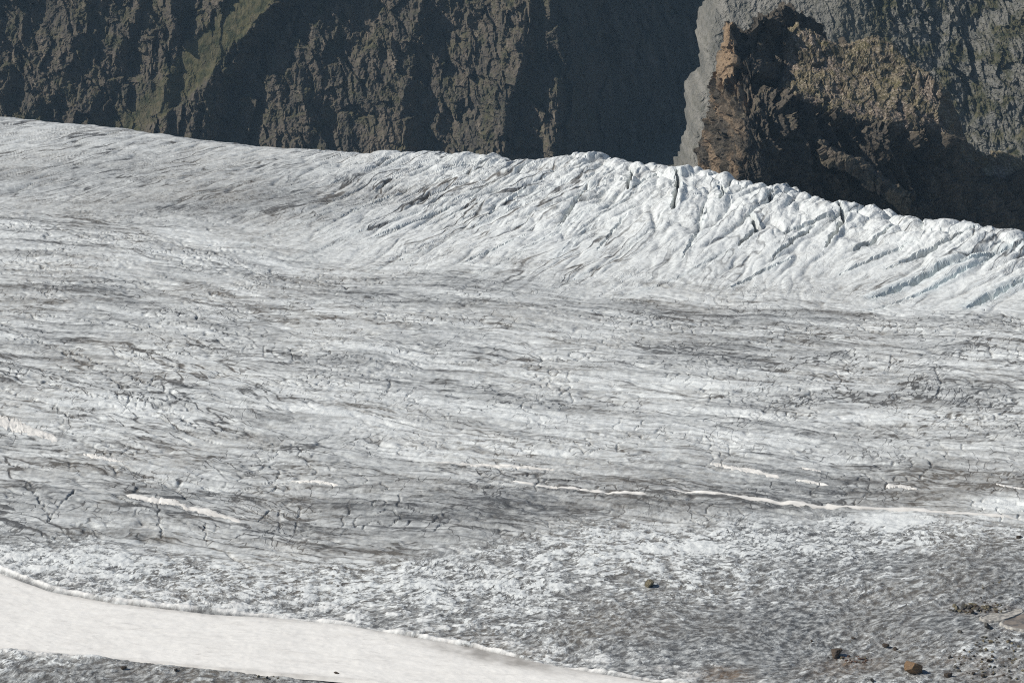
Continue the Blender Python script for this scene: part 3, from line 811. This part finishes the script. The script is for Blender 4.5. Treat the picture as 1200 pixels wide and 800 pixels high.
NET = [
    [(812, 310, 572), (818, 195, 571), (833, 124, 570), (840, 92, 571), (842, 84, 573), (846, 76, 576), (850, 70, 580), (850, 310, 600)],
    [(842, 310, 553), (846, 192, 554), (852, 128, 557), (860, 92, 566), (868, 70, 573), (874, 56, 580), (882, 44, 584), (880, 310, 606)],
    [(866, 310, 541), (869, 196, 542), (873, 138, 547), (878, 92, 562), (884, 68, 571), (889, 48, 580), (896, 30, 588), (892, 310, 610)],
    [(882, 310, 541), (887, 198, 542), (892, 150, 546), (898, 108, 558), (908, 98, 570), (914, 76, 580), (914, 40, 590), (914, 310, 612)],
    [(930, 310, 550), (932, 205, 551), (930, 160, 554), (928, 122, 559), (945, 112, 569), (950, 78, 581), (946, 42, 592), (950, 310, 616)],
    [(985, 310, 556), (985, 225, 557), (975, 172, 560), (963, 145, 563), (985, 126, 570), (992, 90, 582), (990, 62, 594), (985, 310, 620)],
    [(1040, 310, 561), (1038, 232, 562), (1026, 188, 564), (1018, 162, 566), (1026, 136, 571), (1031, 94, 583), (1028, 48, 598), (1030, 310, 626)],
    [(1092, 310, 567), (1088, 242, 568), (1075, 194, 569), (1070, 166, 571), (1075, 140, 575), (1079, 110, 583), (1074, 84, 596), (1075, 310, 630)],
    [(1140, 310, 576), (1132, 252, 576), (1120, 202, 577), (1112, 172, 578), (1109, 150, 580), (1108, 130, 584), (1107, 112, 594), (1115, 310, 634)],
    [(1190, 310, 598), (1182, 262, 598), (1166, 236, 599), (1156, 216, 600), (1149, 203, 602), (1146, 194, 605), (1142, 182, 608), (1150, 310, 638)],
    [(1262, 330, 612), (1250, 282, 612), (1226, 252, 613), (1212, 226, 613), (1202, 208, 615), (1194, 196, 617), (1182, 185, 620), (1190, 320, 642)],
    [(1330, 340, 630), (1318, 300, 630), (1300, 280, 630), (1285, 262, 630), (1275, 250, 631), (1265, 240, 632), (1255, 232, 634), (1260, 330, 650)],
    [(1420, 400, 640), (1420, 370, 640), (1410, 360, 640), (1400, 350, 640), (1395, 345, 641), (1390, 340, 642), (1385, 338, 644), (1390, 400, 655)],
]
def normals(X, Y, Z):
    P = np.stack([X, Y, Z], -1)
    du = np.gradient(P, axis=1); dv = np.gradient(P, axis=0)
    N = np.cross(du, dv)
    return N / (np.linalg.norm(N, axis=-1, keepdims=True) + 1e-9)

def disp_crag(X, Y, Z, amp, seed, upright=0.0):
    P0 = np.stack([X, Y, Z], -1)
    mid = P0.shape[0] // 4
    arc = np.concatenate([[0], np.cumsum(np.linalg.norm(np.diff(P0[mid], axis=0), axis=-1))])[None, :] + 0 * X
    N = normals(X, Y, Z)
    a = arc + .25 * Z; b = (Z + .35 * X + .4 * Y) * (1 - .62 * upright)
    a = a * (1 + .35 * upright)
    big = ridged(a / 6, b / 8, 4, seed, .58) - .5
    w_ = fbm(a / 6, b / 6, 3, seed + 9)
    f_a = facets(a / 5.5 + .5 * w_, b / 5.0 + .5 * w_, seed + 1); f_b = facets(a / 2.2 + .8 * w_, b / 2.4 + .8 * w_, seed + 4); f_c = facets(a / .9 + w_, b / .9 + w_, seed + 6)
    fine = fbm(a / 1.1, b / 1.4, 4, seed + 2, .65)
    h = amp * (1.2 * big + 2.3 * f_a + 1.2 * f_b + .5 * f_c + .45 * fine)
    return X + N[..., 0] * h, Y + N[..., 1] * h, Z + N[..., 2] * h

crag = bpy.data.objects.new("rock_outcrop", None)
COL.objects.link(crag)
bx_, by_, bz_ = at(950, 300, 575)
crag.location = (float(bx_), float(by_), float(bz_))
tag(crag, "dark brown rock outcrop with a sunlit grassy top rising behind the glacier edge", "rock")
CO = np.array(crag.location)

def build_crag_body():
    K = np.array([[np.stack(at(*p)) for p in st] for st in NET])      # stations x rows x 3
    K = K - CO
    G = catmull(K, 460)                                               # along stations
    G = catmull(np.swapaxes(G, 0, 1), 300)                            # rows
    X, Y, Z = G[..., 0], G[..., 1], G[..., 2]
    nr, nc = X.shape
    rowf = np.linspace(0, 7, nr)[:, None]; stf = np.linspace(0, len(NET) - 1, nc)[None, :]
    top = ss(3.3, 3.9, rowf + .5 * fbm(X / 5, Y / 5, 3, 811)) * (1 - ss(5.7, 6.3, rowf)) * ss(2.9, 3.5, stf)
    amp = (1.25 + .5 * ss(3, 4, stf)) * (1 - top) + .36 * top
    wall = disp_crag(X, Y, Z, amp, 801, .6)                            # upright flutes on the walls
    loose = disp_crag(X, Y, Z, amp, 801, 0.0)                          # rubble on the top
    X2, Y2, Z2 = [w_ * (1 - top) + l_ * top for w_, l_ in zip(wall, loose)]
    N = normals(X2, Y2, Z2)
    up = np.abs(N[..., 2])
    g = np.clip(top * ss(.25, .55, up) + .55 * ss(.6, .85, up) * (rowf > 1.2) * ss(0, .3, fbm(X / 4, Y / 4, 3, 812)), 0, 1)
    tone = .50 * (1 - ss(1.8, 2.6, stf)) * (1 - ss(3, 3.6, rowf)) * ss(-.1, .3, fbm((X + .3 * Z) / 1.5, Z / 6, 3, 813))
    me = mesh_from_grid("rock_mass", X2, Y2, Z2, {"grass": g, "tone": tone + 0 * X}, smooth=False)
    link("rock_mass", me, CRAG, crag)
build_crag_body()

def part_from_net(name, net, nu, nv, amp, seed, tone_fn=None, grass=0.0):
    K = np.array([[np.stack(at(*p)) for p in st] for st in net]) - CO
    G = catmull(K, nu); G = catmull(np.swapaxes(G, 0, 1), nv)
    X, Y, Z = disp_crag(G[..., 0], G[..., 1], G[..., 2], amp, seed)
    nr, nc = X.shape
    r = np.linspace(0, K.shape[1] - 1, nr)[:, None]; s_ = np.linspace(0, K.shape[0] - 1, nc)[None, :]
    tone = (tone_fn(r, s_) if tone_fn else 0) + 0 * X
    me = mesh_from_grid(name, X, Y, Z, {"grass": 0 * X + grass, "tone": tone}, smooth=False)
    o = link(name, me, CRAG, crag)
    return o

# a spur of lit scree that runs down the shaded front
SPUR = [[(x_ - 6, y_ + 18, Y_ + 2), (x_ - 3, y_ + 5, Y_ + .5), (x_, y_ + 1, Y_ + 1), (x_ + 3, y_ - 1, Y_ + 4), (x_ + 5, y_, Y_ + 9), (x_ + 6, y_ + 16, Y_ + 13)]
        for x_, y_, Y_ in ((950, 160, 556), (966, 166, 551), (982, 176, 548.5), (1002, 188, 548), (1022, 201, 549), (1040, 213, 551), (1056, 226, 555), (1066, 240, 562))]
o = part_from_net("scree_spur", SPUR, 160, 60, .75, 861, None, .3)
o["label"] = "narrow lit spur of grey brown scree running down the shaded front of the outcrop"

# the leaning tooth with a pale tan face at the left end
PIN = [
    [(845, 120, 580), (846, 80, 580), (850, 45, 579), (853, 30, 579), (853, 120, 584)],
    [(839, 120, 569), (843, 84, 569), (848, 54, 571), (852, 27, 576), (856, 120, 586)],
    [(846, 120, 565), (850, 88, 566), (854, 54, 569), (854, 27, 575), (866, 120, 588)],
    [(856, 120, 561), (859, 90, 563), (860, 60, 567), (857, 29, 575), (876, 120, 588)],
    [(866, 124, 562), (864, 92, 565), (864, 64, 569), (861, 32, 577), (886, 120, 590)],
    [(884, 124, 570), (880, 92, 571), (875, 66, 574), (868, 38, 580), (890, 120, 592)],
    [(898, 120, 580), (892, 92, 580), (886, 66, 582), (880, 44, 585), (894, 120, 594)],
]
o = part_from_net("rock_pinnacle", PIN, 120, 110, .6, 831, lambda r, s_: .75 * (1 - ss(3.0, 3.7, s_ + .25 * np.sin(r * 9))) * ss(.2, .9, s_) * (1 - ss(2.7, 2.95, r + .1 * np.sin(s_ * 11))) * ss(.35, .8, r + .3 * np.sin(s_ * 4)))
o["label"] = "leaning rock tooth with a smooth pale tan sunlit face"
SUM = [
    [(872, 90, 580), (876, 62, 581), (882, 42, 584), (884, 36, 587), (884, 90, 592)],
    [(890, 84, 580), (893, 56, 583), (893, 36, 586), (896, 20, 590), (896, 84, 598)],
    [(908, 82, 583), (910, 52, 586), (910, 28, 588), (911, 12, 592), (914, 84, 602)],
    [(928, 80, 587), (930, 54, 589), (930, 30, 591), (930, 13, 595), (934, 84, 606)],
    [(948, 92, 590), (950, 64, 592), (951, 40, 594), (952, 21, 598), (954, 90, 608)],
    [(966, 102, 593), (968, 78, 595), (967, 56, 597), (965, 36, 600), (970, 100, 610)],
    [(980, 104, 596), (984, 88, 598), (984, 72, 599), (980, 52, 602), (986, 104, 612)],
    [(996, 98, 599), (997, 84, 601), (998, 72, 602), (992, 54, 604), (998, 104, 614)],
    [(1014, 88, 604), (1014, 78, 605), (1012, 68, 606), (1008, 60, 608), (1010, 104, 616)],
]
o = part_from_net("summit_crag", SUM, 170, 100, .85, 841)
o["label"] = "jagged dark crag along the summit of the outcrop"
EASTCRAG = [
    [(1038, 86, 593), (1040, 74, 595), (1044, 62, 597), (1046, 56, 600), (1050, 100, 611)],
    [(1052, 104, 592), (1056, 92, 595), (1060, 80, 597), (1062, 74, 601), (1070, 120, 613)],
    [(1070, 128, 593), (1076, 116, 595), (1080, 104, 597), (1082, 96, 601), (1090, 140, 615)],
    [(1090, 146, 595), (1098, 130, 596), (1102, 118, 598), (1104, 108, 602), (1110, 160, 617)],
    [(1108, 172, 596), (1114, 152, 597), (1115, 136, 599), (1112, 118, 603), (1122, 180, 619)],
    [(1122, 196, 599), (1126, 180, 600), (1126, 164, 601), (1122, 150, 605), (1134, 200, 621)],
    [(1140, 214, 601), (1144, 202, 602), (1144, 192, 603), (1140, 180, 607), (1150, 214, 623)],
]
o = part_from_net("side_crag", EASTCRAG, 110, 60, .42, 851)
o["label"] = "dark broken ledge down the right side of the outcrop"

# ------------------------------------------------------------------ stones lying on the ice
def stone_mesh(name, seed, sub=2, cuts=9, mat=None, sq=(1, 1, 1), blocky=0.0):
    rnd = random.Random(seed)
    bm = bmesh.new()
    bmesh.ops.create_icosphere(bm, subdivisions=sub, radius=1.0)
    if blocky:
        for v in bm.verts:
            c = v.co; k = max(abs(c.x), abs(c.y), abs(c.z))
            v.co = c * (1 - blocky) + (c / k) * .8 * blocky
    planes = []
    for _ in range(cuts):
        v = Vector((rnd.gauss(0, 1), rnd.gauss(0, 1), rnd.gauss(0, .8))).normalized()
        planes.append((v, rnd.uniform(.42, .72)))
    for v in bm.verts:
        c = v.co.copy()
        for n, dd in planes:
            k = c.dot(n)
            if k > dd: c -= n * (k - dd)
        c *= 1 + rnd.uniform(-.045, .045)
        v.co = Vector((c.x * sq[0], c.y * sq[1], c.z * sq[2]))
    zmin = min(v.co.z for v in bm.verts); zmax = max(v.co.z for v in bm.verts)
    xmin = min(v.co.x for v in bm.verts); xmax = max(v.co.x for v in bm.verts)
    for v in bm.verts:                      # unit width, base a little sunk
        v.co = Vector((v.co.x - (xmin + xmax) / 2, v.co.y, v.co.z - zmin)) * (1.0 / (xmax - xmin))
    me = bpy.data.meshes.new(name)
    bm.to_mesh(me); bm.free()
    me.materials.append(mat)
    return me

def place_stone(me, px, py, w, rz, label, group=None, name="stone", cat="stone", sink=.1, hz=1.0):
    x, y, z = on_ice(px, py)
    wm = float(w * math.hypot(y[0], CAM_H) / FPX)
    o = bpy.data.objects.new(name, me); COL.objects.link(o)
    o.location = (x[0], y[0], z[0] - sink * wm)
    o.rotation_euler = (0, 0, rz)
    o.scale = (wm, wm, wm * hz)
    tag(o, label, cat, group)
    return o

B1 = stone_mesh("boulder", 14, 4, 6, ST_TAN, (1, .9, .85), .75)
B2 = stone_mesh("boulder", 8, 4, 6, ST_DARK, (1.1, .9, .85), .6)
B3 = stone_mesh("boulder", 21, 4, 12, ST_OLIVE, (1, .9, 1.0), .4)
place_stone(B1, 1069, 788, 20, .5, "orange brown boulder, biggest stone on the ice, near the bottom right corner", None, "boulder", "boulder", .08)
place_stone(B2, 979, 768, 17, 2.0, "dark brown boulder left of the orange boulder, above the patch of reddish gravel", None, "boulder", "boulder", .06)
place_stone(B3, 760, 687, 12, 1.0, "rounded tan boulder alone on white mottled ice right of centre", None, "boulder", "boulder", .2)
D1 = stone_mesh("stone", 31, 3, 6, ST_DARK, (1, .8, .7), .6)
D2 = stone_mesh("stone", 38, 3, 6, ST_GREY, (1, .8, .6), .65)
place_stone(D1, 1038, 757, 8, .4, "small blackish stone between the dark brown boulder and the orange boulder, set higher up")
place_stone(D1, 1049, 761, 7, 2.4, "grey flecked stone just to the right of the small blackish stone")
place_stone(D1, 1194, 630, 7, 1.1, "lone dark stone on white ice at the right edge, well above the other stones")
place_stone(D2, 1157, 735, 11, 1.9, "grey brown stone tucked under the pale ledge of the meltwater pan")
place_stone(D1, 1111, 792, 10, .9, "flat dark stone right of the orange boulder at the bottom")
place_stone(D2, 1125, 741, 6, .2, "small grey brown stone on the white ice left of the meltwater pan")
place_stone(D1, 1000, 748, 5, .2, "small dark stone above and right of the dark brown boulder")
place_stone(D2, 1022, 798, 7, 1.4, "pale brown stone at the bottom frame edge left of the orange boulder")
place_stone(D1, 951, 751, 4, 2.2, "tiny dark stone above and left of the dark brown boulder")
place_stone(D1, 145, 783, 7, .7, "leftmost dark stone on the grey ice below the snowfield")
place_stone(D1, 206, 785, 5, 1.7, "small dark stone second from the left below the snowfield")
place_stone(D1, 394, 791, 9, 2.7, "rightmost dark stone at the lower edge of the snowfield")

POOL = [stone_mesh("stone", 50 + k, 1, 5, (ST_OLIVE, ST_OLIVE, ST_GREY, ST_DARK)[k % 4], (1, .55 + .07 * (k % 4), .5 + .07 * (k % 5)), .6) for k in range(8)]
REDS = [stone_mesh("stone", 70 + k, 1, 6, (ST_RED, ST_RED, ST_OLIVE)[k % 3], (1, .8, .7)) for k in range(5)]
rnd = random.Random(12)
def scatter(n, cx, cy, rx, ry, wmin, wmax, pool, label, group, shape=None):
    for _ in range(n):
        while True:
            a, b = rnd.uniform(-1, 1), rnd.uniform(-1, 1)
            if a * a + b * b < 1: break
        px = cx + a * rx + (shape or 0) * b * rx; py = cy + b * ry
        w = wmin + (wmax - wmin) * rnd.random() ** 2.2
        me = rnd.choice(pool)
        hue = me.materials[0].name.split('_')[0]
        place_stone(me, px, py, w, rnd.uniform(0, 6.28), label.replace('HUE', {'red': 'reddish', 'dark': 'blackish'}.get(hue, hue)), group, sink=.15, hz=rnd.uniform(.7, 1.15))
scatter(64, 1147, 713, 35, 6.0, 3.6, 8.0, POOL, "angular HUE stone in the rubble heap beside the meltwater pan", "stones of the rubble heap")
scatter(36, 1000, 772, 21, 5.0, 2.0, 4.6, REDS, "HUE stone in the reddish gravel patch beside the dark brown boulder", "stones of the reddish gravel patch")
scatter(120, 1164, 772, 52, 29, 2.0, 6.5, POOL, "small HUE stone strewn over the dirty ice in the bottom right corner", "stones strewn in the bottom right corner")
scatter(14, 312, 792, 16, 4.0, 2.5, 5.5, POOL, "small HUE stone in the cluster at the lower edge of the snowfield", "stones clustered below the snowfield")
scatter(26, 1010, 765, 90, 24, 1.2, 2.8, POOL, "tiny HUE stone scattered around the two brown boulders at lower right", "stones scattered round the boulders")
scatter(22, 1172, 694, 34, 14, 1.8, 4.2, POOL, "small HUE stone on the grey ice above the rubble heap", "stones above the rubble heap")

# the shallow meltwater pan with pale rims beside the rubble heap
pan = bpy.data.objects.new("meltwater_pan", None); COL.objects.link(pan)
x, y, z = on_ice(1185, 735)
pan.location = (x[0], y[0], z[0]); PO = np.array(pan.location)
tag(pan, "shallow brown meltwater pan with stepped pale ice rims beside the rubble heap", "meltwater pan")
MUD = NT("pan_mud"); n = MUD.noise(1.2, 4); MUD.color(MUD.mix(MUD.rng(n, .4, .6), (.15, .138, .125), (.30, .255, .21))); MUD.b.inputs["Roughness"].default_value = .35
RIM = NT("pan_rim"); n = RIM.noise(2.5, 4); RIM.color(RIM.mix(RIM.rng(n, .35, .6), (.60, .57, .51), (.26, .25, .235)))
def pan_shelf(out, name, zb, h, inner):
    """a low shelf: outline in photograph points on the ice, sunk middle, raised rolled rim"""
    k = len(out); tt = np.linspace(0, k, 72, endpoint=False); pts = np.array(out + [out[0]], float)
    gx, gy = ground(np.interp(tt, range(k + 1), pts[:, 0]), np.interp(tt, range(k + 1), pts[:, 1]), PO[2])
    for _ in range(4):
        gx = (np.roll(gx, 1) + 2 * gx + np.roll(gx, -1)) / 4; gy = (np.roll(gy, 1) + 2 * gy + np.roll(gy, -1)) / 4
    mx, my = gx.mean(), gy.mean()
    gx = np.append(gx, gx[0]); gy = np.append(gy, gy[0])
    jag = 1 + .05 * pn(np.arange(73) * .5, np.zeros(73), 901); jag[-1] = jag[0]
    rings = [(1.03, -.6), (1.02, h * .55), (1.0, h * .9), (.965, h), (.92, h * .9), (.88, h * .55)]
    X = np.array([mx + (gx - mx) * r * jag for r, _ in rings]) - PO[0]; Yv = np.array([my + (gy - my) * r * jag for r, _ in rings]) - PO[1]
    Zv = np.array([[zb + q] * 73 for _, q in rings]) + .03 * pn(X * 2, Yv * 2, 902)
    link(name, mesh_from_grid(name, X, Yv, Zv), RIM.m, pan)
    r = np.array([.90, .6, .3, .02])[:, None]
    Xi = mx + (gx - mx) * r * jag - PO[0]; Yi = my + (gy - my) * r * jag - PO[1]
    link(inner, mesh_from_grid(inner, Xi, Yi, zb + h * .62 + .02 * pn(Xi, Yi, 903)), MUD.m if inner == "muddy_water" else RIM.m, pan)
pan_shelf([(1147, 726), (1158, 722), (1174, 722), (1188, 717), (1198, 716), (1200, 720), (1186, 726), (1174, 730), (1160, 730), (1150, 729)], "upper_rim", .12, .22, "ice_shelf")
pan_shelf([(1170, 733), (1178, 727), (1192, 722), (1210, 718), (1235, 718), (1250, 730), (1225, 739), (1200, 741), (1184, 738)], "lower_rim", .12, .16, "muddy_water")

# ------------------------------------------------------------------ haze over the whole place
def build_haze():
    hz = bpy.data.meshes.new("haze")
    bm = bmesh.new(); bmesh.ops.create_cube(bm, size=1.0); bm.to_mesh(hz); bm.free()
    o = link("haze", hz)
    zs = [ (ob.matrix_basis.translation.z + max(c[2] for c in ob.bound_box)) if ob.type == 'MESH' and ob.parent is None else 0 for ob in scn.objects ]
    top = max(max(zs), CAM_H) + 5
    o.scale = (20000, 20000, top + 125); o.location = (0, 500, (top - 125) / 2)
    m = bpy.data.materials.new("haze"); m.use_nodes = True
    t = m.node_tree; t.nodes.remove(t.nodes["Principled BSDF"])
    v = t.nodes.new("ShaderNodeVolumePrincipled")
    v.inputs["Color"].default_value = (0.50, 0.76, 1.0, 1)
    v.inputs["Density"].default_value = 0.000085
    t.links.new(v.outputs[0], t.nodes["Material Output"].inputs["Volume"])
    hz.materials.append(m)
    tag(o, kind="stuff")
build_haze()
